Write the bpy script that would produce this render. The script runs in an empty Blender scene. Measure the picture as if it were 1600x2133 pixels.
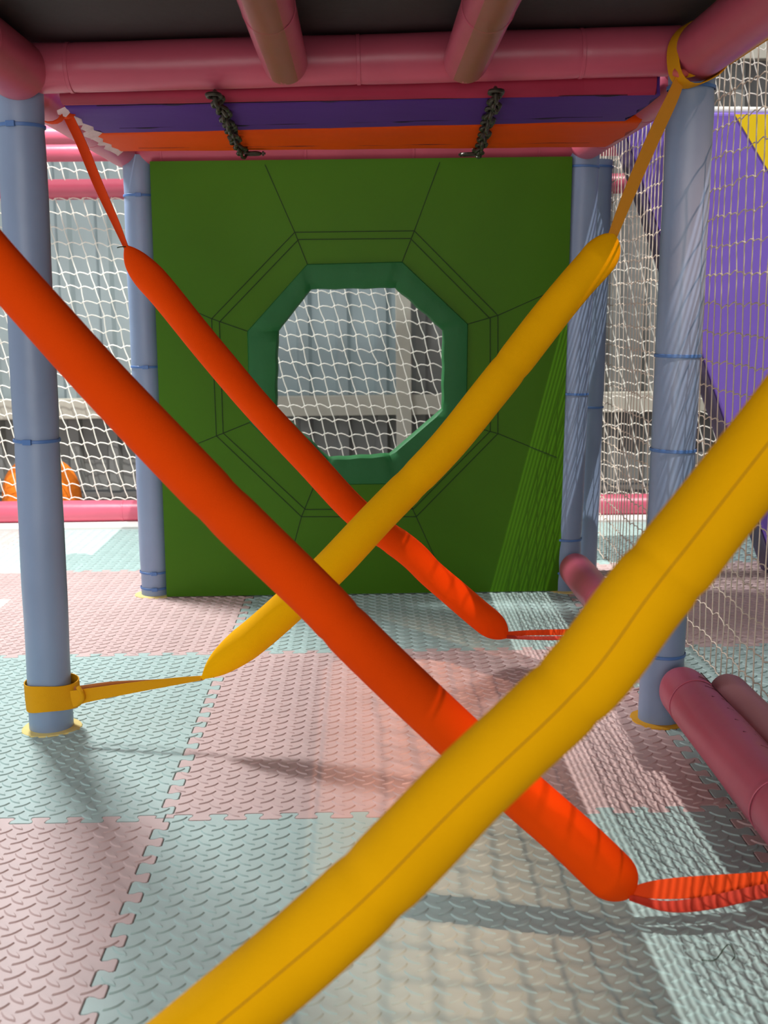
import bpy, math, random
import numpy as np
from mathutils import Vector, Matrix
random.seed(7); rng = np.random.RandomState(11)
S = bpy.context.scene
COL = S.collection

# ------------------------------------------------------------------ camera
FPX, PITCH, YAW, ROLL, CAMH = 2437.4, 0.17368, 0.016955, -0.010842, 0.88427
fw = Vector((math.sin(YAW)*math.cos(PITCH), math.cos(YAW)*math.cos(PITCH), -math.sin(PITCH)))
rr = Vector((math.cos(YAW), -math.sin(YAW), 0)); uu = rr.cross(fw)
c_, s_ = math.cos(ROLL), math.sin(ROLL)
rr, uu = (c_*rr + s_*uu), (-s_*rr + c_*uu)
CP = Vector((0, 0, CAMH))
cam = bpy.data.cameras.new('camera'); co = bpy.data.objects.new('camera', cam); COL.objects.link(co)
co.matrix_world = Matrix(((rr.x, uu.x, -fw.x, 0), (rr.y, uu.y, -fw.y, 0), (rr.z, uu.z, -fw.z, CAMH), (0, 0, 0, 1)))
cam.sensor_fit = 'VERTICAL'; cam.sensor_height = 36; cam.lens = FPX/2133*36; cam.clip_start = .02
cam.dof.use_dof = True; cam.dof.focus_distance = 2.6; cam.dof.aperture_fstop = 7.0
S.camera = co

# ------------------------------------------------------------------ world, sun, lamps, exposure
S.view_settings.view_transform = 'Standard'; S.view_settings.look = 'None'
S.view_settings.exposure = 0.0; S.view_settings.gamma = 1
W = bpy.data.worlds.new('sky'); S.world = W; W.use_nodes = True
bg = W.node_tree.nodes['Background']; bg.inputs[0].default_value = (.86, .93, 1, 1); bg.inputs[1].default_value = .72

def lamp(name, kind, loc, target, energy, color=(1, 1, 1), **kw):
    l = bpy.data.lights.new(name, kind); l.energy = energy; l.color = color
    for k, v in kw.items(): setattr(l, k, v)
    o = bpy.data.objects.new(name, l); COL.objects.link(o); o.location = loc
    o.rotation_euler = (Vector(target)-Vector(loc)).to_track_quat('-Z', 'Y').to_euler(); return o
SUN_DIR = Vector((-.26, .42, -1))
lamp('sun', 'SUN', (2, -4, 8), Vector((2, -4, 8))+SUN_DIR, 3.1, (1, .98, .95), angle=math.radians(.13))
lamp('daylight_left', 'AREA', (-1.35, 4.0, 2.35), (-.6, 2.6, .1), 96, (.96, .99, 1), shape='RECTANGLE', size=.42, size_y=.3)
lamp('daylight_front', 'AREA', (-.5, -2.6, 1.0), (0, 2.4, .75), 62, (1, .97, .92), shape='RECTANGLE', size=3.2, size_y=1.2)
FLP, FLT = Vector((1.68, 1.15, 2.98)), Vector((.12, 2.1, 0))
lamp('warm_beam', 'SPOT', FLP, FLT, 430, (1, .56, .38), spot_size=math.radians(50), spot_blend=.2, shadow_soft_size=.013)  # added spot, stands in for warm sunlight coming through the side net

# ------------------------------------------------------------------ pixel -> world helpers (used to read off real positions)
def ray(x, y): return (x-800)/FPX*rr - (y-1066.5)/FPX*uu + fw
def PY(x, y, Y): d = ray(x, y); return CP + d*(Y/d.y)
def PZ(x, y, Z): d = ray(x, y); return CP + d*((Z-CAMH)/d.z)

# ------------------------------------------------------------------ materials
def lin(c): return tuple(((v/255)/12.92 if v/255 <= .04045 else ((v/255+.055)/1.055)**2.4) for v in c)
MATS = {}
def mat(name, rgb, rough=.5, bump=0, scale=60, var=0, vscale=4, detail=3, spec=.5, stretch=None, metal=0, transl=0, fine=0, sheen=0):
    if name in MATS: return MATS[name]
    m = bpy.data.materials.new(name); m.use_nodes = True; nt = m.node_tree; n = nt.nodes; L = nt.links
    b = n['Principled BSDF']; b.inputs['Roughness'].default_value = rough; b.inputs['Metallic'].default_value = metal
    b.inputs['Specular IOR Level'].default_value = spec
    if sheen: b.inputs['Sheen Weight'].default_value = sheen
    base = (*lin(rgb), 1); b.inputs['Base Color'].default_value = base
    tc = n.new('ShaderNodeTexCoord'); mp = n.new('ShaderNodeMapping'); L.new(tc.outputs['Object'], mp.inputs[0])
    if stretch: mp.inputs['Scale'].default_value = stretch
    if var:
        no = n.new('ShaderNodeTexNoise'); no.inputs['Scale'].default_value = vscale; no.inputs['Detail'].default_value = 5
        L.new(mp.outputs[0], no.inputs[0])
        mr = n.new('ShaderNodeMapRange'); mr.inputs[1].default_value = .3; mr.inputs[2].default_value = .7
        mr.inputs[3].default_value = 1-var; mr.inputs[4].default_value = 1+var; L.new(no.outputs[0], mr.inputs[0])
        mx = n.new('ShaderNodeVectorMath'); mx.operation = 'SCALE'; mx.inputs[0].default_value = base[:3]
        L.new(mr.outputs[0], mx.inputs['Scale']); L.new(mx.outputs[0], b.inputs['Base Color'])
    prev = None
    for st, sc in ((bump, scale), (fine, 900)):
        if st:
            no = n.new('ShaderNodeTexNoise'); no.inputs['Scale'].default_value = sc; no.inputs['Detail'].default_value = detail
            L.new(mp.outputs[0], no.inputs[0])
            bp = n.new('ShaderNodeBump'); bp.inputs['Strength'].default_value = st; bp.inputs['Distance'].default_value = .003
            L.new(no.outputs[0], bp.inputs['Height'])
            if prev: L.new(prev.outputs[0], bp.inputs['Normal'])
            prev = bp
    if prev: L.new(prev.outputs[0], b.inputs['Normal'])
    if transl:
        tr = n.new('ShaderNodeBsdfTranslucent'); tr.inputs[0].default_value = base
        mi = n.new('ShaderNodeMixShader'); mi.inputs[0].default_value = transl
        out = n['Material Output']; L.new(b.outputs[0], mi.inputs[1]); L.new(tr.outputs[0], mi.inputs[2]); L.new(mi.outputs[0], out.inputs[0])
    MATS[name] = m; return m

PINK = mat('pink_vinyl', (198, 88, 110), .36, .5, 14, .08, 5, fine=.08)
PINK2 = mat('dark_pink_vinyl', (160, 48, 72), .6, .4, 20, .1, 6, spec=.15)
BLUE = mat('blue_vinyl', (132, 150, 178), .38, .45, 16, .07, 5, fine=.06)
TIE = mat('blue_tie', (78, 118, 176), .4)
GREEN = mat('green_vinyl', (64, 112, 0), .5, .35, 7, .07, 3, fine=.05, spec=.18)
DGREEN = mat('dark_green_vinyl', (8, 100, 40), .62, .7, 22, .06, 6)
THREAD = mat('dark_thread', (22, 48, 8), .8)
ORG = mat('orange_canvas', (242, 74, 0), .8, .25, 30, .04, 8, fine=.35, spec=.08)
YEL = mat('yellow_canvas', (255, 184, 0), .8, .25, 30, .04, 8, fine=.35, spec=.08)
ORGV = mat('orange_vinyl', (222, 76, 2), .6, .4, 18, .05, spec=.12)
PURV = mat('purple_vinyl', (84, 46, 130), .6, .4, 18, .06, spec=.12)
BLACK = mat('black_board', (36, 33, 33), .7, .3, 40, .1, 5, fine=.2)
CREAM = mat('cream_foam', (232, 208, 130), .8, .4, 90)
YFOAM = mat('yellow_foam', (222, 160, 20), .8, .4, 90)
ROPE = mat('net_cord', (255, 250, 236), .7, .3, 300)
IRON = mat('dark_iron', (70, 66, 56), .42, .6, 120, .3, 60, metal=.7)
TEAL = mat('teal_foam', (174, 197, 191), .5, .12, 500, .05, 9, spec=.45)
ROSE = mat('pink_foam', (207, 179, 174), .5, .12, 500, .06, 9, spec=.45)
CONC = mat('concrete', (96, 92, 88), .85, .4, 25, .12, 3)
SHEET = mat('grey_sheet', (140, 141, 137), .5, .15, 8, .08, 2, stretch=(6, 6, .6))
SHEETL = mat('translucent_sheet', (206, 216, 216), .5, .1, 8, .05, 2, stretch=(6, 6, .6), transl=.55)
STEEL = mat('painted_steel', (206, 202, 186), .55, .2, 30, .06, 6)
WHITE = mat('white_board', (235, 235, 228), .6)
PURP = mat('purple_panel', (132, 100, 205), .4, .25, 10, .04, 4)
YELP = mat('yellow_panel', (255, 215, 0), .4, .2, 10)
ORF = mat('orange_foam', (250, 130, 20), .85, 1.0, 70, .1, 20)
FABW = mat('white_lining', (232, 205, 205), .8, .6, 60)

def tape_mat():
    m = bpy.data.materials.new('clear_tape'); m.use_nodes = True; nt = m.node_tree; n = nt.nodes; L = nt.links
    b = n['Principled BSDF']; b.inputs['Base Color'].default_value = (*lin((176, 130, 96)), 1); b.inputs['Roughness'].default_value = .2
    b.inputs['Alpha'].default_value = .5
    no = n.new('ShaderNodeTexNoise'); no.inputs['Scale'].default_value = 60; no.inputs['Detail'].default_value = 4
    tc = n.new('ShaderNodeTexCoord'); mp = n.new('ShaderNodeMapping'); mp.inputs['Scale'].default_value = (1, 4, 1)
    L.new(tc.outputs['Object'], mp.inputs[0]); L.new(mp.outputs[0], no.inputs[0])
    bp = n.new('ShaderNodeBump'); bp.inputs['Strength'].default_value = .5; bp.inputs['Distance'].default_value = .003
    L.new(no.outputs[0], bp.inputs['Height']); L.new(bp.outputs[0], b.inputs['Normal']); return m
TAPE = tape_mat()

# ------------------------------------------------------------------ mesh helpers
class MB:
    def __init__(s): s.v = []; s.f = []
    def add(s, V, F):
        o = len(s.v); s.v += [tuple(p) for p in V]; s.f += [tuple(i+o for i in f) for f in F]; return s
    def box(s, lo, hi):
        x0, y0, z0 = lo; x1, y1, z1 = hi
        return s.add([(x0,y0,z0),(x1,y0,z0),(x1,y1,z0),(x0,y1,z0),(x0,y0,z1),(x1,y0,z1),(x1,y1,z1),(x0,y1,z1)],
                     [(0,3,2,1),(4,5,6,7),(0,1,5,4),(1,2,6,5),(2,3,7,6),(3,0,4,7)])
    def sweep(s, pts, rad, n=24, flat=None, up=None, caps=True, wob=0):
        pts = [Vector(p) for p in pts]; m = len(pts)
        rad = rad if callable(rad) else (lambda t, r=rad: r)
        T = [(pts[min(i+1, m-1)]-pts[max(i-1, 0)]).normalized() for i in range(m)]
        a = Vector(up) if up else (Vector((0, 0, 1)) if abs(T[0].z) < .9 else Vector((1, 0, 0)))
        N = (a-T[0]*a.dot(T[0])).normalized(); V = []; F = []
        for i in range(m):
            N = (N-T[i]*N.dot(T[i])).normalized(); B = T[i].cross(N); t = i/(m-1); r = rad(t)
            fn, fb = flat(t) if flat else (1, 1)
            for k in range(n):
                an = 2*math.pi*k/n; rr_ = r*(1+wob*(math.sin(3*an+t*40)*.5+math.sin(2*an-t*23)*.5))
                V.append(pts[i]+N*(math.cos(an)*rr_*fn)+B*(math.sin(an)*rr_*fb))
        for i in range(m-1):
            for k in range(n):
                k2 = (k+1) % n; F.append((i*n+k, i*n+k2, (i+1)*n+k2, (i+1)*n+k))
        if caps: F.append(tuple(range(n-1, -1, -1))); F.append(tuple((m-1)*n+k for k in range(n)))
        return s.add(V, F)
    def build(s, name, m, parent=None, smooth=True, bevel=0, sub=0):
        me = bpy.data.meshes.new(name); me.from_pydata(s.v, [], s.f); me.update(); me.materials.append(m)
        if smooth:
            me.polygons.foreach_set('use_smooth', [True]*len(me.polygons))
        o = bpy.data.objects.new(name, me); COL.objects.link(o)
        if parent is not None:
            o.parent = parent; o.matrix_parent_inverse = parent.matrix_world.inverted() if parent.matrix_world else Matrix()
            o.matrix_parent_inverse = Matrix.Translation(-parent.location)
        if bevel:
            b = o.modifiers.new('bevel', 'BEVEL'); b.width = bevel; b.segments = 3; b.limit_method = 'ANGLE'; b.angle_limit = math.radians(40)
        if smooth:
            try: me.set_sharp_from_angle(angle=math.radians(42))
            except Exception: pass
        return o

def tag(o, label, cat=None, group=None, kind=None):
    if label: o['label'] = label
    if cat: o['category'] = cat
    if group: o['group'] = group
    if kind: o['kind'] = kind
    return o
def thing(name, loc, label, cat, group=None):
    o = bpy.data.objects.new(name, None); COL.objects.link(o); o.location = loc; o.empty_display_size = .05
    return tag(o, label, cat, group)
def struct(o): o['kind'] = 'structure'; return o

def spline(pts, n=60):
    P = [Vector(p) for p in pts]; P = [P[0]*2-P[1]] + P + [P[-1]*2-P[-2]]
    out = []; seg = len(P)-3
    for j in range(n):
        u = j/(n-1)*seg; i = min(int(u), seg-1); t = u-i
        a, b, c, d = P[i:i+4]
        out.append(.5*((2*b)+(c-a)*t+(2*a-5*b+4*c-d)*t*t+(3*b-a-3*c+d)*t**3))
    return out

def ribbon(pts, width, wdir, thick=.0022, n=40, wf=None, twist=0, fold=0):
    """flat webbing: rectangular section swept along the path"""
    P = spline(pts, n); m = MB(); V = []; F = []
    for i, p in enumerate(P):
        t = i/(n-1); T = (P[min(i+1, n-1)]-P[max(i-1, 0)]).normalized()
        wd = Vector(wdir(t) if callable(wdir) else wdir); wd = (wd-T*wd.dot(T)).normalized()
        if twist: wd = Matrix.Rotation(twist*t, 3, T) @ wd
        nn = T.cross(wd); w = (width*(wf(t) if wf else 1))/2
        for k in range(6):
            q = -1+2*k/5
            V.append(p+wd*(w*q)+nn*(fold*w*(1-q*q)+thick/2))
        for k in range(5, -1, -1):
            q = -1+2*k/5
            V.append(p+wd*(w*q)+nn*(fold*w*(1-q*q)-thick/2))
    K = 12
    for i in range(n-1):
        for k in range(K): F.append((i*K+k, i*K+(k+1) % K, (i+1)*K+(k+1) % K, (i+1)*K+k))
    F.append(tuple(range(K-1, -1, -1))); F.append(tuple((n-1)*K+k for k in range(K)))
    return m.add(V, F)

# ================================================================== SETTING
b = MB().box((-6, -3, -.08), (6, 7, -.013)); struct(b.build('floor', CONC, smooth=False))

# corrugated back wall, in sheets, with steel framing
WY = 5.8
def corrugated(x0, x1, z0, z1, y=WY, pitch=.19, dep=.035):
    xs = []; x = x0
    prof = [(0, 0), (.30, 0), (.38, 1), (.62, 1), (.70, 0), (1, 0)]
    k = math.floor(x0/pitch)
    pts = []
    while k*pitch < x1:
        for a, h in prof[:-1]:
            X = (k+a)*pitch
            if x0 <= X <= x1: pts.append((X, y-h*dep))
        k += 1
    V = []; F = []
    for X, Y in pts: V += [(X, Y, z0), (X, Y, z1), (X, Y+.004, z0), (X, Y+.004, z1)]
    for i in range(len(pts)-1):
        a = 4*i; F += [(a, a+4, a+5, a+1), (a+2, a+3, a+7, a+6), (a+1, a+5, a+7, a+3), (a, a+2, a+6, a+4)]
    return MB().add(V, F)
bz0 = PY(700, 866, WY-.08).z; bz1 = PY(700, 824, WY-.08).z
bx0 = PY(825, 800, WY-.1).x; bx1 = PY(857, 800, WY-.1).x
w = corrugated(-6, 6, 0, bz0+.02); struct(w.build('wall_back', SHEET, smooth=False))
w = corrugated(bx0-.02, 6, bz0+.02, 3.6); struct(w.build('wall_back_upper', SHEET, smooth=False))
w = corrugated(-6, bx0+.03, bz0+.02, 3.2); struct(w.build('window_1', SHEETL, smooth=False))
struct(MB().box((-6, WY-.09, bz0), (6, WY-.035, bz1)).build('trim_1', STEEL, smooth=False, bevel=.004))
struct(MB().box((bx0, WY-.12, 0), (bx1, WY-.091, 3.6)).build('trim_2', STEEL, smooth=False, bevel=.004))
tz = PY(1560, 100, WY-.08).z
struct(MB().box((bx1, WY-.09, tz-.05), (6, WY-.035, tz+.06)).build('trim_3', STEEL, smooth=False, bevel=.004))
# unseen roof added for its shade; slit and slats shape the striped sun strip
RZ = 3.05; k = RZ/1.0
def at_roof(x): return x + .26*RZ
sx0, sx1 = at_roof(.385), at_roof(.57)
rf = MB().box((-.2, -4, RZ), (sx0, 7, RZ+.02)); struct(rf.build('shade_roof', SHEET, smooth=False))
rf = MB().box((sx1, -4, RZ), (6, 2.55, RZ+.02)); rf.box((sx1, 2.55, RZ), (1.45, 7, RZ+.02)); struct(rf.build('shade_roof_right', SHEET, smooth=False))
sl = MB(); x = sx0
while x < sx1:
    sl.box((x, -4, RZ), (x+.0034, 7, RZ+.006)); x += .0112
struct(sl.build('stripe_slats', SHEET, smooth=False))  # slats added only to break the sunlight into stripes
struct(MB().box((2.6, -3, 0), (2.64, 5.8, 3.05)).build('wall_right', SHEET, smooth=False))

struct(MB().box((-4, 2.32, RZ-.1), (-.0, 2.66, RZ-.02)).build('shade_beam', STEEL, smooth=False))  # unseen beam added to cast a shade band on the left mats

# unseen box added round the warm spot to shape its patch on the mats
fl = thing_early = bpy.data.objects.new('beam_mask', None); COL.objects.link(fl); fl.location = FLP
fl['label'] = 'added box masking the warm spot, unseen above and outside the right net'; fl['category'] = 'light mask'
d_ = (FLT-FLP).normalized(); D_ = (FLT-FLP).length; ex = Vector((0, 1, 0)); ex = (ex-d_*ex.dot(d_)).normalized(); ey = d_.cross(ex).normalized()
LH = .24
def onap(X, Y): q = Vector((X, Y, 0))-FLP; q = q*(LH/q.dot(d_)); return q.dot(ex), q.dot(ey)
cs = [onap(*p) for p in ((-.04, 1.1), (.26, 1.1), (.26, 3.1), (-.04, 3.1))]
a0, a1 = min(c[0] for c in cs), max(c[0] for c in cs); b0 = (cs[0][1]+cs[3][1])/2; b1 = (cs[1][1]+cs[2][1])/2; b0, b1 = min(b0, b1), max(b0, b1)
hd = MB()
def plate(u0, u1, v0, v1, w0, w1):
    P_ = [FLP+ex*u+ey*v+d_*w_ for w_ in (w0, w1) for u, v in ((u0, v0), (u1, v0), (u1, v1), (u0, v1))]
    hd.add(P_, [(0, 3, 2, 1), (4, 5, 6, 7), (0, 1, 5, 4), (1, 2, 6, 5), (2, 3, 7, 6), (3, 0, 4, 7)])
for q in ((-.3, a0, -.3, .3), (a1, .3, -.3, .3), (a0, a1, -.3, b0), (a0, a1, b1, .3)): plate(*q, LH, LH+.004)
for q in ((-.3, -.296, -.3, .3), (.296, .3, -.3, .3), (-.3, .3, -.3, -.296), (-.3, .3, .296, .3)): plate(*q, -.0, LH)
hd.build('mask_plates', STEEL, fl, smooth=False)

# ================================================================== FOAM MATS
X0, Y0 = -.36, 1.947          # seam crossing
NT, AMP = 16, .0125
def edge_curve():
    p = 1/NT; a = AMP; out = [(0, 0)]
    for i in range(NT):
        s = i*p
        L_ = [(-.2*a, .31), (.35*a, .235), (.8*a, .235), (a, .29), (a, .71), (.8*a, .765), (.35*a, .765), (-.2*a, .69)]
        L_ = ([(0, .25)] if i == 0 else [(-a, .02), (-a, .27), (-.75*a, .325)]) + L_ + ([(0, .75)] if i == NT-1 else [(-.75*a, .675), (-a, .73), (-a, .98)])
        if i == 0: L_.pop(1)
        if i == NT-1: L_.pop(-2)
        for o, t in L_: out.append((o, s+t*p))
    out.append((0, 1)); return out
EC = edge_curve()
def tile_outline(flat_top=None):
    P = []
    P += [(t, o) for o, t in EC[:-1]]                 # bottom, +x
    P += [(1+o, t) for o, t in EC[:-1]]               # right, +y
    P += [(t, 1+o) for o, t in reversed(EC[1:])]      # top, -x
    P += [(o, t) for o, t in reversed(EC[1:])]        # left, -y
    if flat_top is not None:
        Q = []
        for x, y in P: Q.append((x, min(y, flat_top)))
        P = [q for i, q in enumerate(Q) if not (q[1] == flat_top and Q[i-1][1] == flat_top and Q[(i+1) % len(Q)][1] == flat_top)]
    return P
def inside(P, x, y):
    r = False; j = len(P)-1
    for i in range(len(P)):
        xi, yi = P[i]; xj, yj = P[j]
        if (yi > y) != (yj > y) and x < (xj-xi)*(y-yi)/(yj-yi)+xi: r = not r
        j = i
    return r
def tile_mesh(flat_top=None):
    P = tile_outline(flat_top); n = len(P); g = .9982
    Q = [((x-.5)*g+.5, (y-.5)*g+.5) for x, y in P]
    Pin = []
    for i in range(n):                                  # small inward rim for a rounded edge
        a = Vector(Q[i-1]); bb = Vector(Q[i]); c = Vector(Q[(i+1) % n])
        t = ((c-bb).normalized()+(bb-a).normalized())
        t = t.normalized() if t.length > 1e-6 else Vector((1, 0))
        nn = Vector((-t.y, t.x)); Pin.append((bb.x+nn.x*.0011, bb.y+nn.y*.0011))
    V = [(x, y, -.012) for x, y in Q]+[(x, y, -.0012) for x, y in Q]+[(x, y, 0) for x, y in Pin]
    F = []
    for i in range(n):
        j = (i+1) % n; F += [(i, j, n+j, n+i), (n+i, n+j, 2*n+j, 2*n+i)]
    F.append(tuple(2*n+i for i in range(n)))
    m = MB().add(V, F)
    N = 27; pit = 1/N; Ln, Wd, hh = .0168, .0056, .0021
    ts = [-1, -.72, -.35, 0, .35, .72, 1, .72, .35, 0, -.35, -.72]
    base = [(t*Ln, (1-t*t)*Wd*(1 if i < 7 else -1)*-1) for i, t in enumerate(ts)]
    edge = 0 if flat_top is None else 0
    for i in range(-1, N+1):
        for j in range(-1, N+1):
            for k, (dx, dy) in enumerate(((0, 0), (.5, .5))):
                cx, cy = (i+.25+dx)*pit, (j+.25+dy)*pit
                an = math.radians(-42 if k == 0 else 40); ca, sa = math.cos(an), math.sin(an)
                if not (.03 < cx < .97 and .03 < cy < (.97 if flat_top is None else flat_top-.03)):
                    if not all(inside(P, cx+q*Ln*ca, cy+q*Ln*sa) for q in (-.85, -.4, 0, .4, .85)): continue
                # slight random irregularity of height
                V = [(cx+x*ca-y*sa, cy+x*sa+y*ca, 0.0) for x, y in base]
                V += [(cx+.86*x*ca-.62*y*sa, cy+.86*x*sa+.62*y*ca, hh) for x, y in base]
                F = [(q, (q+1) % 12, 12+(q+1) % 12, 12+q) for q in range(12)]+[tuple(12+q for q in range(12))]
                m.add(V, F)
    me = bpy.data.meshes.new('foam_mat'); me.from_pydata(m.v, [], m.f); me.update(); me.materials.append(TEAL)
    return me
TM = tile_mesh(); TMF = tile_mesh(.775)
tiles = {
 (-1,-1):('pink', 'pink foam puzzle mat filling the bottom left corner of the floor'),
 (0,-1):('teal', 'grey-teal foam puzzle mat in the foreground under the near yellow roller'),
 (1,-1):('pink', 'pink foam puzzle mat at the bottom right edge beside the near floor rail'),
 (-1,0):('teal', 'pale teal foam puzzle mat around the foot of the front left post'),
 (0,0):('pink', 'pink foam puzzle mat in the middle of the floor with a peach patch of light'),
 (1,0):('teal', 'teal foam puzzle mat behind the side net at the lower right'),
 (-1,1):('pink', 'sunlit pink foam puzzle mat around the foot of the back left post'),
 (0,1):('teal', 'dark teal foam puzzle mat directly in front of the green octagon panel'),
 (1,1):('pink', 'pink foam puzzle mat behind the side net, before the purple slide'),
 (-1,2):('teal', 'bright teal foam puzzle mat at the far left below the pink floor rail'),
 (0,2):('pink', 'pink foam puzzle mat hidden behind the green octagon panel'),
 (1,2):('teal', 'bright teal foam puzzle mat at the far right below the pink floor rail'),
 (-2,1):('teal', 'teal foam puzzle mat just outside the left edge, beside the sunlit pink mat'),
 (-2,0):('pink', 'pink foam puzzle mat just outside the left edge, beside the pale teal mat'),
 (-2,2):('pink', 'pink foam puzzle mat at the far left edge, beside the bright teal mat'),
}
for (i, j), (c, lab) in tiles.items():
    if (i, j) == (0, 2): continue
    o = bpy.data.objects.new('foam_mat', TMF if j == 2 else TM); COL.objects.link(o)
    o.location = (X0+i, Y0+j, 0)
    o.material_slots[0].link = 'OBJECT'; o.material_slots[0].material = TEAL if c == 'teal' else ROSE
    tag(o, lab, 'foam mat', 'interlocking foam floor mats')
kb = MB().box((-3, Y0+2.80, -.012), (3, 5.05, .004)).build('floor_board', WHITE, smooth=False)
tag(kb, 'white board strip on the ground beneath the far pink floor rail', 'board')

# ================================================================== POSTS
RP = .046
def ring(mb, c, axis, r, w, t=.0016, n=32):
    ax = Vector(axis).normalized(); c = Vector(c)
    return mb.sweep([c-ax*w/2, c-ax*w/2, c+ax*w/2, c+ax*w/2], lambda u: (r if 0 < u < 1 else r-.002), n)
def band(parent, name, c, axis, r, w, m):
    ax = Vector(axis).normalized(); mb = MB(); c = Vector(c)
    P = [c-ax*w/2, c-ax*(w/2-.0008), c+ax*(w/2-.0008), c+ax*w/2]
    mb.sweep(P, lambda u: r-(.0012 if (u < .1 or u > .9) else 0), 36, caps=False); return mb.build(name, m, parent)
def post(base, top, ties, label, buckle=None, collar=CREAM, group='blue padded posts'):
    base = Vector(base); top = Vector(top)
    t = thing('padded_post', base, label, 'post', group); ax = (top-base).normalized()
    n = 40; ph = random.random()*6
    pts = [base+(top-base)*(i/n) for i in range(n+1)]
    zs = sorted([(z-base.z)/(top.z-base.z) for z in ties])
    def rad(u):
        r = RP*(1+.008*math.sin(u*21+ph))
        for z in zs: r -= .0022*math.exp(-((u-z)/.012)**2)
        return r
    MB().sweep(pts, rad, 36, wob=.012).build('sleeve', BLUE, t)
    for z in ties:
        u = (z-base.z)/(top.z-base.z); c = base+(top-base)*u
        tie = band(t, 'cable_tie', c, ax, RP+.0018, .007, TIE)
        if buckle is not None:
            ang = -math.pi/2+buckle; d = Vector((math.cos(ang), math.sin(ang), 0))
            bb = MB().box((-.009, -.003, -.0055), (.009, .003, .0055)).build('tie_buckle', TIE, tie, smooth=False, bevel=.001)
            bb.parent = tie; bb.matrix_parent_inverse = Matrix()
            bb.location = c+d*(RP+.003); bb.rotation_euler = (0, 0, ang+math.pi/2)
    mb = MB(); V = []; F = []
    for k in range(32):
        a = 2*math.pi*k/32; d = Vector((math.cos(a), math.sin(a), 0)); w_ = .062+.003*math.sin(3*a+ph)
        V += [base+d*.044+Vector((0, 0, .004)), base+d*w_+Vector((0, 0, .0028)), base+d*(w_+.001)+Vector((0, 0, .0))]
    for k in range(32):
        a = 3*k; c = 3*((k+1) % 32); F += [(a, a+1, c+1, c), (a+1, a+2, c+2, c+1)]
    mb.add(V, F).build('base_collar', collar, t); return t
FLp, FRp, BLp, BRp = Vector((-.68, 2.415, 0)), Vector((.631, 2.40, 0)), Vector((-.66, 3.60, 0)), Vector((.628, 3.585, 0))
def zat(x, y, Y): return PY(x, y, Y).z
post(FLp, (-.665, 2.415, 1.33), [zat(70, 918, 2.4), zat(50, 262, 2.4)], 'blue padded post at the front left with a yellow strap wrapped around its foot', buckle=-.15)
post(FRp, (.655, 2.40, 1.33), [zat(1400, 742, 2.37), zat(1390, 1368, 2.37), zat(1450, 178, 2.37), zat(1400, 940, 2.37)], 'thick blue padded post at the front right marked with net shadows', collar=YFOAM)
post(BLp, (-.655, 3.60, 1.33), [zat(295, 405, 3.55), zat(310, 765, 3.55), zat(320, 1196, 3.55), zat(325, 1229, 3.55)], 'blue padded post at the back left beside the green octagon panel', buckle=.1)
post(BRp, (.665, 3.585, 1.33), [zat(1200, 345, 3.54), zat(1195, 822, 3.54), zat(1180, 1127, 3.54), zat(1180, 1196, 3.54)], 'blue padded post touching the right edge of the green octagon panel')
post((.725, 3.80, 0), (.75, 3.80, 1.33), [zat(1230, 345, 3.75), zat(1225, 850, 3.75)], 'darker blue padded post behind the net, just right of the back right post')

# ================================================================== PINK RAILS
def rail(p0, p1, label, r=.049, joints=(), m=PINK, seg=40, group='pink padded rails', sag=0, wob=.012, name='padded_rail', caps=True):
    p0 = Vector(p0); p1 = Vector(p1); t = thing(name, p0, label, 'rail', group); ax = (p1-p0).normalized()
    L = (p1-p0).length; ph = random.random()*6
    pts = []
    for i in range(seg+1):
        u = i/seg; pts.append(p0+(p1-p0)*u+Vector((0, 0, -sag*4*u*(1-u))))
    e = .035/L
    def rad(u):
        q = 1+.006*math.sin(u*17+ph)
        for j in joints: q -= .03*math.exp(-((u-j)/.006)**2)
        if caps:
            d = min(u, 1-u)
            if d < e: q *= math.sqrt(max(.02, 1-(1-d/e)**2))*.4+.6
        return r*q
    # refine the ends
    us = sorted(set([0, e*.15, e*.4, e*.7, e]+[1-v for v in (0, e*.15, e*.4, e*.7, e)]+[i/seg for i in range(seg+1)]+[j+d for j in joints for d in (-.012, -.006, 0, .006, .012)]))
    us = [u for u in us if 0 <= u <= 1]
    P = [p0+(p1-p0)*u+Vector((0, 0, -sag*4*u*(1-u))) for u in us]
    T = (p1-p0).normalized(); a = Vector((0, 0, 1)) if abs(T.z) < .9 else Vector((1, 0, 0)); N = (a-T*a.dot(T)).normalized(); B = T.cross(N)
    V = []; F = []; n = 36
    for u, p in zip(us, P):
        R_ = rad(u)
        for k in range(n):
            an = 2*math.pi*k/n; q = R_*(1+wob*(math.sin(3*an+u*30)*.5+math.sin(2*an-u*19)*.5))
            V.append(p+N*math.cos(an)*q+B*math.sin(an)*q)
    for i in range(len(us)-1):
        for k in range(n): F.append((i*n+k, i*n+(k+1) % n, (i+1)*n+(k+1) % n, (i+1)*n+k))
    F.append(tuple(range(n-1, -1, -1))); F.append(tuple((len(us)-1)*n+k for k in range(n)))
    MB().add(V, F).build('sleeve', m, t)
    for j in joints:
        c = p0+(p1-p0)*j+Vector((0, 0, -sag*4*j*(1-j)))
        band(t, 'sleeve_joint', c, ax, r*1.012, .008, m)
    return t
RZc = 1.352
rail((-.66, 2.405, RZc-.005), (.66, 2.405, RZc+.021), 'long pink padded crossbar across the top of the front opening', joints=(.075, .5, .83), r=.0465)
rail((-.655, 2.40, RZc-.012), (-.665, -.2, RZc-.008), 'pink padded top rail entering at the upper left corner of the photo', joints=(.12,), r=.057)
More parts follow.
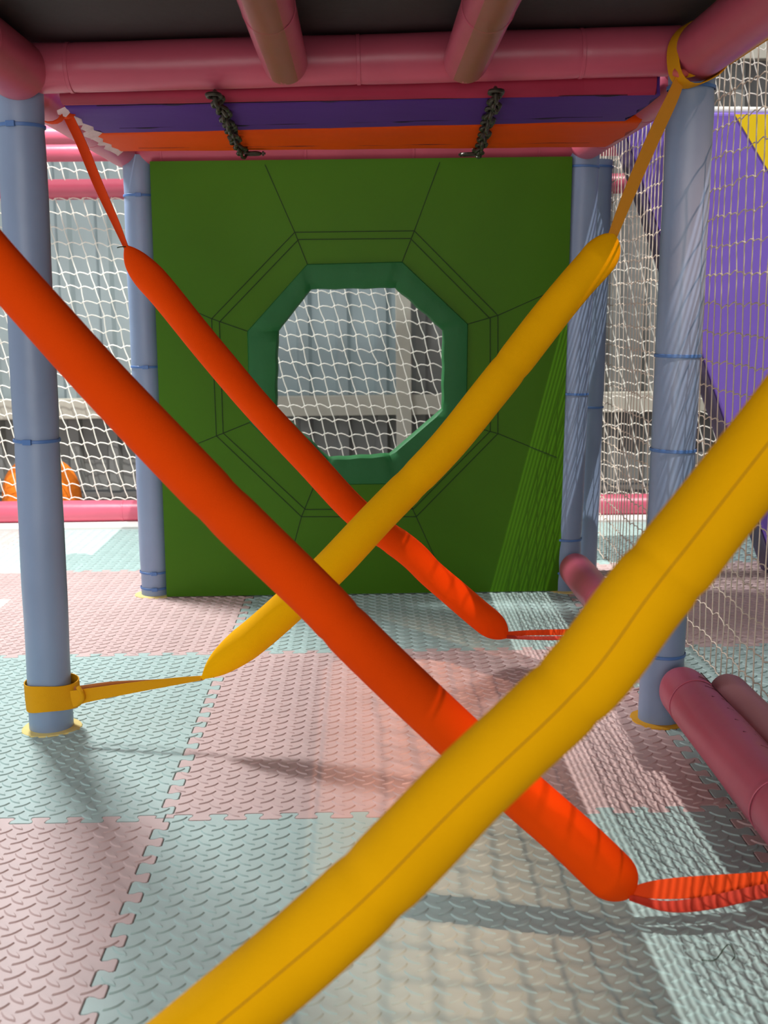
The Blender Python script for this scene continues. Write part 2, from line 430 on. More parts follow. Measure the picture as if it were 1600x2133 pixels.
rail((.650, 2.45, RZc+.005), (.650, -.2, RZc+.005), 'pink padded top rail entering at the upper right corner of the photo', joints=(.45,), r=.052)
rail((-.70, 2.46, RZc-.002), (-.70, 3.66, RZc-.002), 'pink padded rail running back from the front left post, with an orange strap tied on', joints=(.06, .6))
rail((.675, 2.50, RZc), (.665, 3.66, RZc), 'pink padded rail running back from the front right post, edge lit bright', joints=(.3, .7))
rail((-.66, 3.60, RZc-.007), (.66, 3.60, RZc-.001), 'pink padded crossbar along the top edge of the green octagon panel', joints=(.06, .38, .62, .9))
# joists under the black board
for x, lab in ((-.139, 'pink padded joist under the black board, left of centre, wrapped in clear film'), (.205, 'pink padded joist under the black board, right of centre, wrapped in clear film')):
    t = rail((x, 2.365, RZc-.008), (x*.98, -.2, RZc), lab, r=.0425, joints=(.17,), group='padded joists under the black board', name='padded_joist')
    V = []; F = []; n = 14; m_ = 50
    for i in range(m_+1):
        y = 2.335-i/m_*1.6
        for k in range(n+1):
            a = math.radians(-90-34+68*k/n); rr_ = .0437+.0006*math.sin(y*160+k*.3)*(1 if 4 < k < 9 else .2)
            V.append((x*(1-.0077*(2.365-y))+math.cos(a)*rr_, y, RZc-.007+math.sin(a)*rr_))
    for i in range(m_):
        for k in range(n): a = i*(n+1)+k; F.append((a, a+1, a+n+2, a+n+1))
    MB().add(V, F).build('clear_film', TAPE, t)
    tag(t.children[-1], 'brownish clear film strip')
# floor rails at right
def side_floor_rails():
    rail((.655, 2.335, .095), (.655, -.1, .085), 'thick pink padded floor rail in the right foreground starting at the front right post', r=.052, joints=(.045, .245), group='pink padded floor rails', wob=.03)
    fr = rail((.748, 2.33, .09), (.75, -.1, .085), 'pale pink padded tube lying outside the thick floor rail at the net foot', r=.041, joints=(.3,), group='pink padded floor rails', wob=.02, m=mat('faded_pink_vinyl', (190, 124, 128), .45, .5, 14, .08, 5))
    an = math.radians(38); sm = MB(); DK = mat('seam_pink', (90, 30, 42), .8)
    def sp(y, a, r=.0522): return (.655+math.sin(a)*r, y, .085+.01*(y+.1)/2.435+math.cos(a)*r)
    sm.sweep([sp(2.30-i*.05, an+.03*math.sin(i*1.7)) for i in range(40)], .0011, 6)
    for i in range(30):
        y = 2.24-i*.062; sm.sweep([sp(y, an), sp(y+.006, an-.2), sp(y+.009, an-.42-.1*(i % 3))], .0007, 5)
    main_rail = [o for o in bpy.data.objects if o.get('label', '').startswith('thick pink padded floor rail')][0]
    so = sm.build('laced_seam', DK, main_rail); so['label'] = 'dark puckered seam'
    rail((.645, 3.52, .085), (.65, 2.47, .085), 'pink padded floor rail between the back right and front right posts', r=.05, joints=(.42,), group='pink padded floor rails')
side_floor_rails()
# far structure
zf = PY(700, 1063, 4.9).z
rail((-3, 4.9, PY(150, 1064, 4.9).z), (3, 4.9, PY(1290, 1053, 4.9).z), 'far pink floor rail below the distant net, beyond the panel', r=.046, joints=(.33, .62), group='far pink rails')
for py, Yd, r_, lab in ((282, 4.70, .036, 'uppermost of the three far pink rails seen between the two left posts'), (318, 4.86, .037, 'middle one of the three far pink rails seen between the two left posts'),
                       (396, 5.02, .041, 'brightest and lowest of the three far pink rails seen between the two left posts')):
    p = PY(180, py, Yd); rail((-3, Yd, p.z), (3, Yd, p.z+.01), lab, r=r_, joints=(.4,), group='far pink rails')

# ================================================================== BLACK BOARD
bd = MB(); nx, ny = 24, 30
V = []; F = []
for lvl in (0, .012):
    for j in range(ny+1):
        for i in range(nx+1):
            x = -.655+1.325*i/nx; y = 2.42-2.8*j/ny
            sag = -.004*math.sin(i/nx*math.pi*3)**2
            V.append((x, y, 1.3955+sag*.5+lvl+.025*(i/nx)))
o_ = (nx+1)*(ny+1)
for j in range(ny):
    for i in range(nx):
        a = j*(nx+1)+i; F += [(a, a+1, a+nx+2, a+nx+1), (o_+a, o_+a+nx+1, o_+a+nx+2, o_+a+1)]
for i in range(nx): a = i; F.append((a, o_+a, o_+a+1, a+1)); a = ny*(nx+1)+i; F.append((a, a+1, o_+a+1, o_+a))
for j in range(ny): a = j*(nx+1); F.append((a, a+nx+1, o_+a+nx+1, o_+a)); a += nx; F.append((a, o_+a, o_+a+nx+1, a+nx+1))
bo = bd.add(V, F).build('deck_board', BLACK)
tag(bo, 'black deck board overhead, resting on the pink top rails', 'board')

# ================================================================== PLANKS OF THE BRIDGE
ZP = 1.299
yb = [PZ(700, py, ZP).y for py in (211, 268, 313)]
def plank(y0, y1, x0, x1, m, label, slots=(), sk=(0, 0)):
    def sh(x, y): return y - x*(sk[0]+(sk[1]-sk[0])*(y-y0)/(y1-y0))
    t = thing('padded_plank', ((x0+x1)/2, (y0+y1)/2, ZP), label, 'plank', 'padded planks overhead')
    nx_, prof = 40, []
    h = .046; r = .016
    for k in range(6): a = math.radians(180+18*k); prof.append((y0+r+math.cos(a)*r, ZP+r+math.sin(a)*r))
    for k in range(5): u = (k+1)/6; prof.append((y0+r+(y1-y0-2*r)*u, ZP-.002*math.sin(u*math.pi)))
    for k in range(6): a = math.radians(270+18*k); prof.append((y1-r+math.cos(a)*r, ZP+r+math.sin(a)*r))
    prof += [(y1, ZP+h), (y0, ZP+h)]
    V = []; F = []; n = len(prof)
    for i in range(nx_+1):
        u = i/nx_; x = x0+(x1-x0)*u; d = .0015*math.sin(u*23)+.001*math.sin(u*51+1)
        for (y, z) in prof: V.append((x+(.006*math.sin(y*60) if i in (0, nx_) else 0), sh(x, y)+d, z+d*.4))
    for i in range(nx_):
        for k in range(n): F.append((i*n+k, (i+1)*n+k, (i+1)*n+(k+1) % n, i*n+(k+1) % n))
    F.append(tuple(range(n))); F.append(tuple(nx_*n+k for k in range(n-1, -1, -1)))
    MB().add(V, F).build('cover', m, t)
    ys = y0+(y1-y0)*.74
    MB().sweep([(x0+.06+(x1-x0-.12)*i/20, sh(x0+.06+(x1-x0-.12)*i/20, ys)+.001*math.sin(i), ZP-.0008-.0004*math.sin(i*2)) for i in range(21)], .0009, 6).build('seam', mat('seam_dark', (35, 15, 35), .8), t)
    for sx, sw in slots:
        V = []; F = []
        q = 16
        for i in range(q+1):
            u = i/q; xx = sx+(u-.5)*sw; hh = .0105*math.sin(u*math.pi)
            V += [(xx, sh(xx, ys)-.0005, ZP-.0022), (xx, sh(xx, ys)+.001+hh*.9, ZP-.0022)]
        for i in range(q): F.append((2*i, 2*i+1, 2*i+3, 2*i+2))
        MB().add(V, F).build('open_slit', mat('slit_black', (10, 6, 10), .9), t)
    return t
def pxx(x, y): return PZ(x, y, ZP).x
plank(2.455, yb[0]-.003, -.60, .60, PINK2, 'dark pink padded plank overhead, just behind the front crossbar', ((-.38, .05), (-.06, .04), (.5, .05)), sk=(0, .10))
plank(yb[0]+.003, yb[1]-.003, pxx(170, 250), pxx(1325, 232), PURV, 'purple padded plank overhead, between the pink and orange planks', ((-.49, .055), (-.27, .04), (.42, .07), (.1, .05)), sk=(.10, .10))
plank(yb[1]+.003, yb[2], pxx(228, 300), pxx(1285, 290), ORGV, 'orange padded plank overhead, last before the green panel', (), sk=(.10, .0))
# torn white lining at the left ends
for y0, y1, zz in ((yb[0]+.07, yb[1]+.06, 0), (yb[1]+.02, yb[2]+.02, 0)):
    V = []; F = []; q = 14
    for i in range(q+1):
        u = i/q; y = y0+(y1-y0)*u
        xl = pxx(170, 250) if y0 < 2.8 else pxx(228, 300)
        V += [(xl+.002, y, ZP+.006), (xl-.018-.006*math.sin(u*31), y, ZP-.002-.006*abs(math.sin(u*11)))]
    for i in range(q): F.append((2*i, 2*i+1, 2*i+3, 2*i+2))
    par = [o for o in bpy.data.objects if o.name.startswith('padded_plank')][1 if y0 < 2.7 else 2]
    lo = MB().add(V, F).build('torn_lining', FABW, par); lo['label'] = 'frayed white lining edge'

# chains under the planks
def link(mb_pts, c, d, up, L=.020, Wd=.0125, r=.0042):
    d = d.normalized(); s = up.cross(d).normalized(); pts = []
    for k in range(20):
        a = 2*math.pi*k/20; x = math.cos(a); y = math.sin(a)
        pts.append(c+d*(x*Wd+(L-Wd)*(1 if x > 0 else -1))+s*(y*Wd))
    V = []; F = []; n = 8; m = len(pts)
    for i in range(m):
        T = (pts[(i+1) % m]-pts[i-1]).normalized(); N = T.cross(up.cross(Vector((0, 0, 0)))) if False else None
        nrm = d.cross(s).normalized(); B = T.cross(nrm)
        for q in range(n):
            a = 2*math.pi*q/n; V.append(pts[i]+nrm*math.cos(a)*r+B*math.sin(a)*r)
    for i in range(m):
        for q in range(n): F.append((i*n+q, i*n+(q+1) % n, ((i+1) % m)*n+(q+1) % n, ((i+1) % m)*n+q))
    return MB().add(V, F)
def chain(px, label):
    pts = [PZ(x, y, z) for x, y, z in px]; P = spline(pts, 400)
    t = thing('steel_chain', P[0], label, 'chain', 'dark chains under the planks')
    acc = 0; last = 0; k = 0; step = .031
    L = [0]
    for i in range(1, 400): L.append(L[-1]+(P[i]-P[i-1]).length)
    dist = .01
    while dist < L[-1]-.005:
        i = min(range(400), key=lambda q: abs(L[q]-dist)); d = P[min(i+3, 399)]-P[max(i-3, 0)]
        up = Vector((0, 0, 1)); side = d.cross(up).normalized()
        ax = (up if k % 2 == 0 else side); ax = (ax+Vector((.5*math.sin(k*2.1), 0, .4*math.cos(k*1.3)))).normalized()
        ax = (ax-d.normalized()*ax.dot(d.normalized())).normalized()
        link(None, P[i], d, ax).build('link', IRON, t); dist += step; k += 1
    e = P[-1]; dd = Vector((1 if px[-1][0] > px[-2][0] else -1, 0, 0))
    MB().sweep([e-dd*.004, e+dd*.022], .0028, 10).sweep([e+dd*.013, e+dd*.018], .006, 6).build('bolt', IRON, t)
    return t
chain([(444, 197, ZP-.010), (460, 222, ZP-.012), (478, 262, ZP-.012), (492, 296, ZP-.012), (508, 318, ZP-.012), (536, 320, ZP-.012)], 'dark steel chain hanging under the left half of the planks')
chain([(1034, 190, ZP-.010), (1030, 215, ZP-.012), (1016, 255, ZP-.012), (1006, 292, ZP-.012), (995, 318, ZP-.012), (972, 322, ZP-.012)], 'dark steel chain hanging under the right half of the planks')

# ================================================================== GREEN PANEL WITH OCTAGON HOLE
PYF = 3.548   # front face
pan = thing('octagon_panel', (0, 3.57, 0), 'green vinyl wall panel with an octagonal window in dark green padding', 'panel')
tl, tr_, bl, br = PY(326, 336, PYF), PY(1189, 326, PYF), PY(357, 1226, PYF), PY(1162, 1216, PYF)
zb = .004
octo = [(648, 603), (823, 600), (922, 688), (920, 852), (812, 945), (685, 953), (577, 852), (580, 690)]           # hole
octo_o = [(640, 550), (838, 545), (975, 675), (972, 885), (835, 1008), (655, 1010), (520, 880), (515, 690)]       # outer edge of the padding
sq = [tl, tr_, br, bl]
OO = [PY(x, y, PYF) for x, y in octo_o]
def split(nseg, A, B): return [A+(B-A)*(i/nseg) for i in range(nseg)]
# panel front as a ring between rectangle and octagon, 16 subdivisions a side of the octagon
corners = [Vector((-.612, PYF, tl.z)), Vector((.624, PYF, tr_.z)), Vector((.606, PYF, zb)), Vector((-.618, PYF, zb))]
def rect_at(k, u):
    """walk the rectangle clockwise from above the first octagon vertex"""
    path = [corners[0]+(corners[1]-corners[0])*.30, corners[0]+(corners[1]-corners[0])*.68, corners[1]+(corners[2]-corners[1])*.30, corners[1]+(corners[2]-corners[1])*.70,
            corners[2]+(corners[3]-corners[2])*.32, corners[2]+(corners[3]-corners[2])*.68, corners[3]+(corners[0]-corners[3])*.32, corners[3]+(corners[0]-corners[3])*.70]
    a, b_ = path[k], path[(k+1) % 8]
    cor = {1: corners[1], 3: corners[2], 5: corners[3], 7: corners[0]}.get(k)
    if cor is None: return a+(b_-a)*u
    return a+(cor-a)*(u*2) if u < .5 else cor+(b_-cor)*(u*2-1)
V = []; F = []; NR = 6; NS = 12
ringn = 8*NS
for j in range(NR+1):
    for k in range(8):
        for q in range(NS):
            inn = OO[k]+(OO[(k+1) % 8]-OO[k])*(q/NS); out = rect_at(k, q/NS)
            p = inn+(out-inn)*(j/NR); puff = -.003*math.sin(j/NR*math.pi)
            V.append((p.x, PYF+puff*1.0, p.z))
for k in range(8):
    for q in range(NS): out = rect_at(k, q/NS); V.append((out.x, PYF+.045, out.z))
for k in range(8):
    for q in range(NS): inn = OO[k]+(OO[(k+1) % 8]-OO[k])*(q/NS); V.append((inn.x, PYF+.045, inn.z))
for j in range(NR+1):
    for i in range(ringn): F.append((j*ringn+i, j*ringn+(i+1) % ringn, (j+1)*ringn+(i+1) % ringn, (j+1)*ringn+i))
for i in range(ringn):
    a = (NR+1)*ringn; bq = (NR+2)*ringn; F.append((a+i, a+(i+1) % ringn, bq+(i+1) % ringn, bq+i)); F.append((bq+i, bq+(i+1) % ringn, (i+1) % ringn, i))
MB().add(V, F).build('cover', GREEN, pan)
# rim padding
ZI = [PY(x, y, PYF+.03) for x, y in octo]
V = []; F = []; prof = [(0, -.001), (.04, -.010), (.3, -.013), (.7, -.012), (.95, -.008), (1, .0), (1, .052), (0, .052)]
NS2 = 14; n = len(prof)
for k in range(8):
    for q in range(NS2):
        u = q/NS2; o1 = OO[k]+(OO[(k+1) % 8]-OO[k])*u; i1 = ZI[k]+(ZI[(k+1) % 8]-ZI[k])*u
        crease = min(u, 1-u); wr = .006*math.exp(-crease*22)+.0006*math.sin(u*19+k*2)
        for a, d in prof:
            p = o1+(i1-o1)*a
            ed = .0012*math.sin(u*17+k*3)*(1 if a > .8 else 0)
            V.append((p.x+ed, PYF+d+(wr if d < .04 and 0 < a < 1 else 0), p.z+ed))
for i in range(8*NS2):
    for k in range(n): F.append((i*n+k, i*n+(k+1) % n, ((i+1) % (8*NS2))*n+(k+1) % n, ((i+1) % (8*NS2))*n+k))
rim = MB().add(V, F).build('rim_padding', DGREEN, pan); rim['label'] = 'dark green padded octagonal rim'
# stitched lines
mid1 = [(614, 484), (863, 481), (1037, 657), (1037, 903), (867, 1076), (628, 1076), (451, 908), (441, 664)]
mid2 = [(622, 499), (855, 497), (1021, 664), (1021, 898), (861, 1060), (636, 1061), (465, 902), (457, 671)]
outp = [(552, 343), (916, 338), (1165, 600), (1160, 953), (930, 1215), (595, 1200), (360, 945), (345, 622)]
st = MB()
def dpt(x, y): p = PY(x, y, PYF); p.y = PYF-.0036; return p
def puffy(p):
    return p
for ringp in (mid1, mid2):
    for k in range(8): st.sweep([dpt(*ringp[k]), dpt(*ringp[(k+1) % 8])], .0011, 6)
for k in range(8):
    a, m1, c = dpt(*octo_o[k]), dpt(*mid1[k]), dpt(*outp[k]); a.y = PYF-.0012; c.y = PYF-.0022
    st.sweep([a, m1, c], .0011, 6)
s_o = st.build('stitching', THREAD, pan); s_o['label'] = 'thin dark stitched lines around the window'

# ================================================================== ROLLERS
def roller(pxs, r, m, label, taper=(.05, .05), seam=None, kinks=(), straps=(), seed=0, wob=.02, shape=(.4, .4)):
    pts = [PY(x, y, Y) for x, y, Y in pxs]; P = spline(pts, 140)
    t = thing('padded_roller', P[len(P)//2], label, 'roller', 'diagonal padded rollers')
    rs = np.random.RandomState(seed); ph = rs.rand(4)*6
    a, c = taper; pa, pc_ = shape
    def prof(v, k): return max(.14, (1-k)*math.sqrt(max(0, 1-(1-v)**2.4))+k*(1-(1-v)**1.5))
    def rad(u):
        q = 1+.010*math.sin(u*15+ph[0])+.006*math.sin(u*37+ph[1])
        for k, w_ in kinks: q -= .05*math.exp(-((u-k)/w_)**2)
        if a and u < a: q *= prof(u/a, pa)
        if c and 1-u < c: q *= prof((1-u)/c, pc_)
        return r*q
    def flat(u):
        fb = fn = 1
        if a and u < a: fn = .45+.55*(u/a)
        if c and 1-u < c: fn = .45+.55*((1-u)/c)
        return (fn, fb)
    tg = (P[60]-P[40]).normalized(); cd = Vector((0, -1, 0))
    MB().sweep(P, rad, 48, flat=flat, up=cd, wob=wob).build('sleeve', m, t)
    if seam is not None:
        off, = (seam,)
        pp = []
        for i in range(6, 134):
            T = (P[i+1]-P[i-1]).normalized(); N = (cd-T*cd.dot(T)).normalized(); B = T.cross(N)
            u = i/139; an = off+.05*math.sin(u*9); R_ = rad(u)*1.0
            q = R_*(1+wob*(math.sin(3*an+u*40)*.5+math.sin(2*an-u*23)*.5))
            pp.append(P[i]+N*math.cos(an)*q+B*math.sin(an)*q)
        MB().sweep(pp, .00055, 6).build('seam', mat('seam_'+m.name, (150, 90, 0) if m is YEL else (120, 25, 0), .8), t)
    return t, P
# near yellow
NYt, NYP = roller([(1780, 690, 1.03), (1671, 831, 1.02), (1465, 1094, 1.0), (1354, 1230, .99), (1212, 1413, .98), (967, 1649, .965), (766, 1855, .95), (565, 2033, .94), (400, 2170, .93), (150, 2370, .92)],
    .0368, YEL, 'largest yellow padded roller crossing the foreground from upper right to lower left', taper=(.05, .05), seam=.28, kinks=((.46, .006), (.30, .012), (.66, .01)), seed=1)
# near orange
NOt, NOP = roller([(-150, 385, 1.70), (-40, 512, 1.70), (63, 629, 1.69), (248, 831, 1.67), (443, 1034, 1.655), (643, 1229, 1.635), (743, 1332, 1.625), (948, 1529, 1.60), (1089, 1655, 1.58), (1200, 1754, 1.56), (1270, 1820, 1.55), (1314, 1868, 1.545)],
    .0365, ORG, 'large orange padded roller running from the left edge down to the lower right', taper=(.05, .085), shape=(.3, .25), kinks=((.37, .008), (.52, .006)), seed=2)
# far yellow
FYt, FYP = roller([(1279, 488, 2.34), (1250, 535, 2.34), (1200, 592, 2.34), (1119, 692, 2.34), (1029, 808, 2.33), (925, 935, 2.33), (793, 1072, 2.32), (681, 1190, 2.32), (596, 1268, 2.32), (522, 1332, 2.32), (460, 1380, 2.32), (421, 1413, 2.32)],
    .0362, YEL, 'smaller yellow padded roller behind the orange one, tied to the front left post foot', taper=(.10, .17), shape=(.25, .75), kinks=((.33, .006), (.5, .006)), seed=3)
# far orange
FOt, FOP = roller([(261, 512, 2.72), (290, 553, 2.72), (348, 620, 2.73), (440, 733, 2.75), (526, 835, 2.76), (640, 958, 2.78), (742, 1066, 2.80), (850, 1148, 2.80), (900, 1196, 2.80), (960, 1248, 2.80), (1020, 1298, 2.80), (1057, 1327, 2.80)],
    .0352, ORG, 'thin orange padded roller farthest back, crossing just in front of the octagon window', taper=(.14, .10), shape=(.6, .4), kinks=((.6, .006),), seed=4, seam=None)

ST_Y = mat('yellow_webbing', (226, 158, 10), .8, .2, 40, fine=.4, spec=.2)
ST_O = mat('orange_webbing', (226, 70, 16), .8, .2, 40, fine=.4, spec=.2)
# --- straps (parts of their rollers)
def loop_around(c, axis, r, w, m, parent, tail=None, name='strap_loop'):
    """band of webbing wrapped round a tube"""
    axis = Vector(axis).normalized(); V = []; F = []; n = 40
    a = Vector((0, 0, 1)) if abs(axis.z) < .9 else Vector((1, 0, 0)); N = (a-axis*a.dot(axis)).normalized(); B = axis.cross(N)
    for i in range(n):
        an = 2*math.pi*i/n; d = N*math.cos(an)+B*math.sin(an)
        rr_ = r
        if tail is not None:
            td = Vector(tail).normalized(); rr_ = r+max(0, d.dot(td))**6*.016
        wv = w*(1+.05*math.sin(an*2)); wav = .002*math.sin(an*3)
        for (dr, dw) in ((0, -.5), (.002, -.5), (.0025, 0), (.002, .5), (0, .5), (-.0005, 0)):
            V.append(Vector(c)+d*(rr_+dr)+axis*(dw*wv+wav))
    for i in range(n):
        for k in range(6): F.append((i*6+k, i*6+(k+1) % 6, ((i+1) % n)*6+(k+1) % 6, ((i+1) % n)*6+k))
    return MB().add(V, F).build(name, m, parent)
# far yellow, foot: band round the front left post and two-ply strap
pc = FLp+Vector((0, 0, zat(105, 1457, 2.37)))
loop_around(pc, (-.03, 0, 1), .0485, .056, ST_Y, FYt, tail=(1, -.1, .0))
A = PY(168, 1443, 2.36); Bp = PY(422, 1412, 2.33)
up = (0, 0, 1)
ribbon([PY(150, 1456, 2.36), PY(185, 1448, 2.35), PY(280, 1432, 2.34), PY(360, 1420, 2.335), Bp], .034, (0, .2, 1), wf=lambda t: 1.0-.72*t, fold=.1).build('strap', ST_Y, FYt)
ribbon([PY(155, 1440, 2.385), PY(230, 1428, 2.375), PY(330, 1421, 2.36), Bp], .02, (0, .5, 1), wf=lambda t: 1.0-.55*t, fold=.15).build('strap', mat('brown_webbing', (178, 104, 40), .8, fine=.3), FYt)
MB().sweep(spline([PY(163, 1432, 2.355), PY(170, 1443, 2.345), PY(172, 1455, 2.345), PY(164, 1466, 2.355)], 10), .005, 10).build('knot', ST_Y, FYt)
# far yellow, head: strap up to the corner and loops
HK = PY(1421, 152, 2.325)
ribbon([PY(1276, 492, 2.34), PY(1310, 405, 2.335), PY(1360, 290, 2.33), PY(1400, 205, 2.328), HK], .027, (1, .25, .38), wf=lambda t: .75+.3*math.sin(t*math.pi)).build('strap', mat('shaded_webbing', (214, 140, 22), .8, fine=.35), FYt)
loop_around(Vector((.650, 2.33, RZc+.005)), (-.18, 1, .0), .0535, .048, ST_Y, FYt, tail=(-.5, 0, -.85))
ribbon([HK, PY(1440, 150, 2.31), PY(1466, 140, 2.30), PY(1490, 128, 2.30)], .018, (0, -.5, 1), fold=.3).build('strap', ST_Y, FYt)
ribbon([(.700, 2.30, RZc-.022), (.703, 2.15, RZc-.020), (.703, 1.95, RZc-.020), (.703, 1.1, RZc-.018)], .010, (.4, 0, 1)).build('strap', ST_Y, FYt)
MB().sweep(spline([PY(1406, 150, 2.32), PY(1420, 153, 2.312), PY(1434, 150, 2.32)], 8), .008, 12).build('knot', mat('pink_knot', (205, 90, 80), .7), FYt)
# far orange, head: strap to the left side rail
HO = PY(140, 238, 2.66)
ribbon([PY(263, 516, 2.72), PY(240, 462, 2.715), PY(205, 385, 2.70), PY(170, 300, 2.68), HO], .021, (1, -.2, .42), wf=lambda t: .55+.55*math.sin(min(1, t*1.2)*math.pi/1.6), fold=.35).build('strap', ST_O, FOt)
loop_around(Vector((-.672, 2.62, RZc-.005)), (0.05, 1, 0), .054, .03, ST_O, FOt, tail=(.35, 0, -.9))
MB().sweep(spline([PY(128, 236, 2.64), PY(140, 240, 2.632), PY(152, 234, 2.64)], 8), .008, 12).build('knot', ST_O, FOt)
MB().sweep(spline([PY(262, 514, 2.715), PY(252, 514, 2.71), PY(244, 516, 2.71)], 6), .0012, 6).build('loose_thread', THREAD, FOt)
# far orange, foot: strap to the right floor rail
ribbon([PY(1055, 1321, 2.80), PY(1110, 1318, 2.80), PY(1180, 1317, 2.80), PY(1300, 1316, 2.80)], .012, (0, .4, 1), wf=lambda t: 1+.4*t).build('strap', ST_O, FOt)
ribbon([PY(1056, 1327, 2.79), PY(1110, 1329, 2.78), PY(1180, 1329, 2.78), PY(1300, 1326, 2.79)], .012, (0, .9, .5), wf=lambda t: .8+.4*t, fold=.1).build('strap', mat('dark_orange_webbing', (190, 50, 24), .8, fine=.3), FOt)
loop_around(Vector((.648, 2.79, .085)), (0, 1, 0), .053, .03, ST_O, FOt, tail=(-1, 0, .1))
# near orange, foot: wide folded strap
ribbon([PY(1311, 1858, 1.545), PY(1370, 1853, 1.54), PY(1480, 1846, 1.54), PY(1600, 1838, 1.545), PY(1780, 1822, 1.56)], .02, (0, .5, 1), wf=lambda t: .6+.9*math.sin(min(1, t*2.2)*math.pi/2), fold=.05).build('strap', ST_O, NOt)
ribbon([PY(1311, 1870, 1.535), PY(1390, 1888, 1.52), PY(1480, 1880, 1.515), PY(1600, 1855, 1.52), PY(1780, 1830, 1.54)], .017, (0, .95, .35), wf=lambda t: .5+.8*math.sin(min(1, t*2)*math.pi/2), fold=-.2).build('strap', MATS['dark_orange_webbing'], NOt)
loop_around(Vector((.655, 1.55, .092)), (0, 1, 0), .055, .04, ST_O, NOt, tail=(-1, 0, .1))
# straps outside the frame for the near pair
ribbon([NOP[0], (-.62, 1.70, 1.15), (-.66, 1.71, 1.30)], .03, (0, 1, 0)).build('strap', ST_O, NOt)
loop_around(Vector((-.658, 1.71, RZc-.009)), (0, 1, 0), .0585, .035, ST_O, NOt)
ribbon([NYP[0], (.58, 1.03, 1.12), (.67, 1.03, 1.30)], .03, (0, 1, 0)).build('strap', ST_Y, NYt)
loop_around(Vector((.650, 1.03, RZc+.005)), (0, 1, 0), .0545, .035, ST_Y, NYt)
ribbon([NYP[-1], (-.40, .91, .11), (-.60, .90, .07)], .03, (0, 1, 0)).build('strap', ST_Y, NYt)

# ================================================================== NETS
def net(origin, ux, uz, nx_, nz_, px_, pz_, cord, lean, sag, label, seed, hook=.5, knot=1.9, wave=.0, m_=None):
    """rope net: nx_ by nz_ meshes, cords sag between knots"""
    ux = Vector(ux); uz = Vector(uz); nn = ux.cross(uz).normalized(); rs = np.random.RandomState(seed)
    O = Vector(origin); J = rs.randn(nx_+1, nz_+1, 2)*.05
    ph = rs.rand(nx_+1)*6
    def K(i, j):
        u = i*px_+j*pz_*lean+J[i, j, 0]*px_; v = j*pz_+J[i, j, 1]*pz_-sag*i*px_
        return O+ux*u+uz*v+nn*(wave*math.sin(i*.5+j*.23))
    def trim(p):
        return True
    V = []; F = []
    def tube(pts, r):
        nonlocal V, F
        o = len(V); m = len(pts)
        T = (pts[-1]-pts[0]).normalized(); B = T.cross(nn).normalized()
        for p in pts:
            V += [p+B*r, p+nn*r, p-B*r, p-nn*r]
        for i in range(m-1):
            for k in range(4): F.append((o+i*4+k, o+i*4+(k+1) % 4, o+(i+1)*4+(k+1) % 4, o+(i+1)*4+k))
    for i in range(nx_+1):
        for j in range(nz_+1):
            a = K(i, j)
            if i < nx_:
                b_ = K(i+1, j); h = hook*pz_*.16
                tube([a, a+(b_-a)*.25+uz*h*.6, a+(b_-a)*.55+uz*h*.1, a+(b_-a)*.85-uz*h*.9, b_], cord)
            if j < nz_:
                b_ = K(i, j+1); tube([a, a+(b_-a)*.12+ux*px_*.05*hook, a+(b_-a)*.5, b_], cord)
            r = cord*knot
            o = len(V); V += [a+ux*r, a+uz*r, a-ux*r, a-uz*r, a+nn*r, a-nn*r]
            F += [(o, o+1, o+4), (o+1, o+2, o+4), (o+2, o+3, o+4), (o+3, o, o+4), (o+1, o, o+5), (o+2, o+1, o+5), (o+3, o+2, o+5), (o, o+3, o+5)]
    m = MB(); m.v = [tuple(p) for p in V]; m.f = F
    ob = m.build('rope_net', m_ or ROPE, smooth=False); tag(ob, label, 'net'); return ob
net((-1.72, 5.0, .10), (1, 0, 0), (0, 0, 1), 66, 34, .0580, .0600, .0021, -.23, .03, 'white rope net at the far side, seen through the octagon and left of the panel', 3, hook=.75)
net((.80, .80, .05), (0, 1, 0), (0, 0, 1), 73, 21, .0455, .0640, .0015, 0.0, -.0, 'white rope net closing the right side, in front of the purple slide', 5, hook=.35, wave=.004, knot=2.2, m_=mat('shaded_net_cord', (222, 204, 184), .75, .3, 300))  # cord darker than the far net: the right side's shade is in its colour

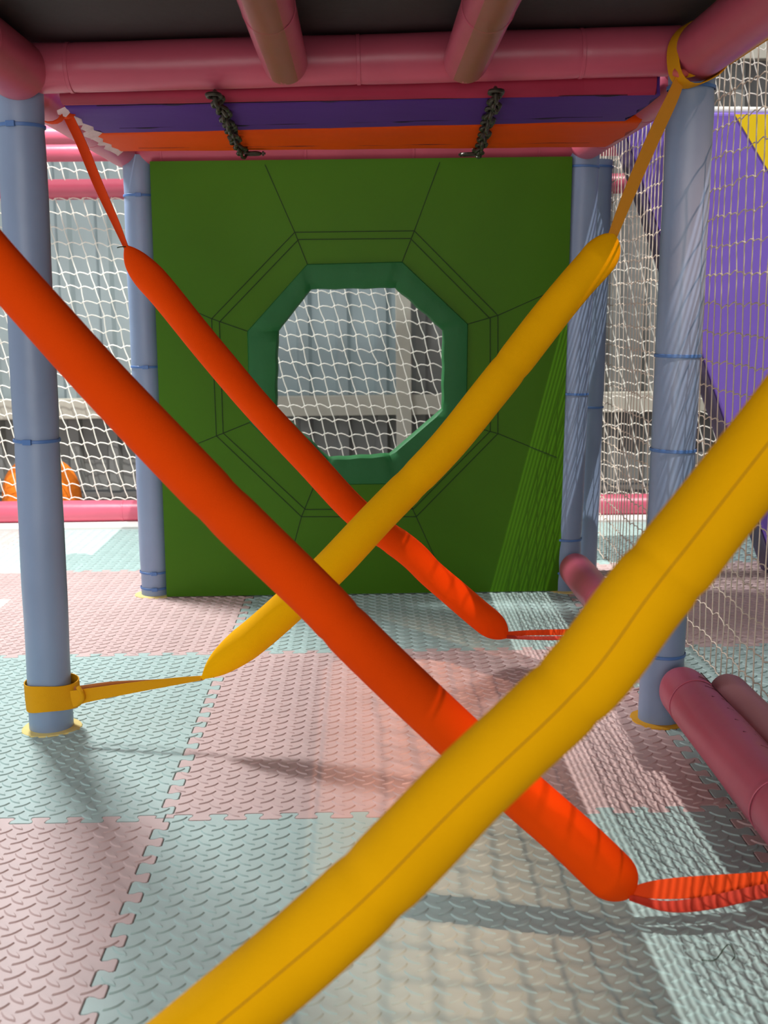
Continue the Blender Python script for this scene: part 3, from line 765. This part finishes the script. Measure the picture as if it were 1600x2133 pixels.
# ================================================================== PURPLE SLIDE
SY = 3.66
slp = [PY(1288, 232, SY), PY(2050, 238, SY), PY(2050, 1240, SY), PY(1622, 1230, SY)]
sl_t = thing('slide_panel', (1.2, SY, 0), 'big purple padded slide side with a yellow wedge, behind the right net', 'slide')
TH = .17
V = [(p.x, SY, max(p.z, .002)) for p in slp]+[(p.x, SY+TH, max(p.z, .002)) for p in slp]
F = [(0, 1, 2, 3), (7, 6, 5, 4), (0, 4, 5, 1), (1, 5, 6, 2), (2, 6, 7, 3), (3, 7, 4, 0)]
MB().add(V, F).build('body', PURP, sl_t, smooth=False, bevel=.01)
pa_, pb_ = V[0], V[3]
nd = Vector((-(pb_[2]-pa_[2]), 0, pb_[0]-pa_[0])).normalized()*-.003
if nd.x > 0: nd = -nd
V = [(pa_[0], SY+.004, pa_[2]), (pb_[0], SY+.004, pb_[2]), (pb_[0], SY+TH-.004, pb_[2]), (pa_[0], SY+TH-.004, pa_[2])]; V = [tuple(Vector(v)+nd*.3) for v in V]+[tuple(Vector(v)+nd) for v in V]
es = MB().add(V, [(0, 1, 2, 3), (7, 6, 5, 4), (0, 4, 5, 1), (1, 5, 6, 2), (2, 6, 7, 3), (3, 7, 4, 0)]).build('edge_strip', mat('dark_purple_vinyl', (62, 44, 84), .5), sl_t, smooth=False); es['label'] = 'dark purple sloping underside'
yw = [PY(1531, 238, SY-.003), PY(2050, 238, SY-.003), PY(2050, 1110, SY-.003)]
V = [tuple(p) for p in yw]+[(p.x, p.y+.008, p.z) for p in yw]
MB().add(V, [(0, 1, 2), (5, 4, 3), (0, 3, 4, 1), (1, 4, 5, 2), (2, 5, 3, 0)]).build('yellow_wedge', YELP, sl_t, smooth=False)
p0, p1 = PY(1288, 231, SY), PY(2050, 237, SY)
MB().sweep([(p0.x, SY+.03, p0.z+.008), (p1.x, SY+.03, p1.z+.008)], .012, 10).build('top_piping', WHITE, sl_t)

# ================================================================== ORANGE FOAM LUMP (far left)
c = PY(80, 1045, 5.3); V = []; F = []; nu, nv = 28, 12
for j in range(nv+1):
    for i in range(nu):
        a = 2*math.pi*i/nu; e = (j/nv)*math.pi/2
        R_ = .178*(1+.05*math.sin(5*a)+.04*math.sin(3*a+1))*math.cos(e)**.7+.0
        V.append((c.x+math.cos(a)*R_, 5.32+math.sin(a)*R_*.7, (.215+.01*math.sin(4*a))*math.sin(e)**.8+.0))
for j in range(nv):
    for i in range(nu): F.append((j*nu+i, j*nu+(i+1) % nu, (j+1)*nu+(i+1) % nu, (j+1)*nu+i))
ob = MB().add(V, F).build('foam_block', ORF); tag(ob, 'rough orange foam lump behind the far net at the left edge', 'foam block')

# loose thread on the mat
p = [PZ(x, y, .003) for x, y in ((1462, 2000), (1490, 1999), (1508, 1988), (1519, 1983), (1531, 1990), (1526, 1999))]
p[2].z = .012; p[3].z = .014
tag(MB().sweep(spline(p, 24), .0007, 6).build('loose_thread', THREAD), 'curled dark thread lying on the mat at the lower right', 'thread')
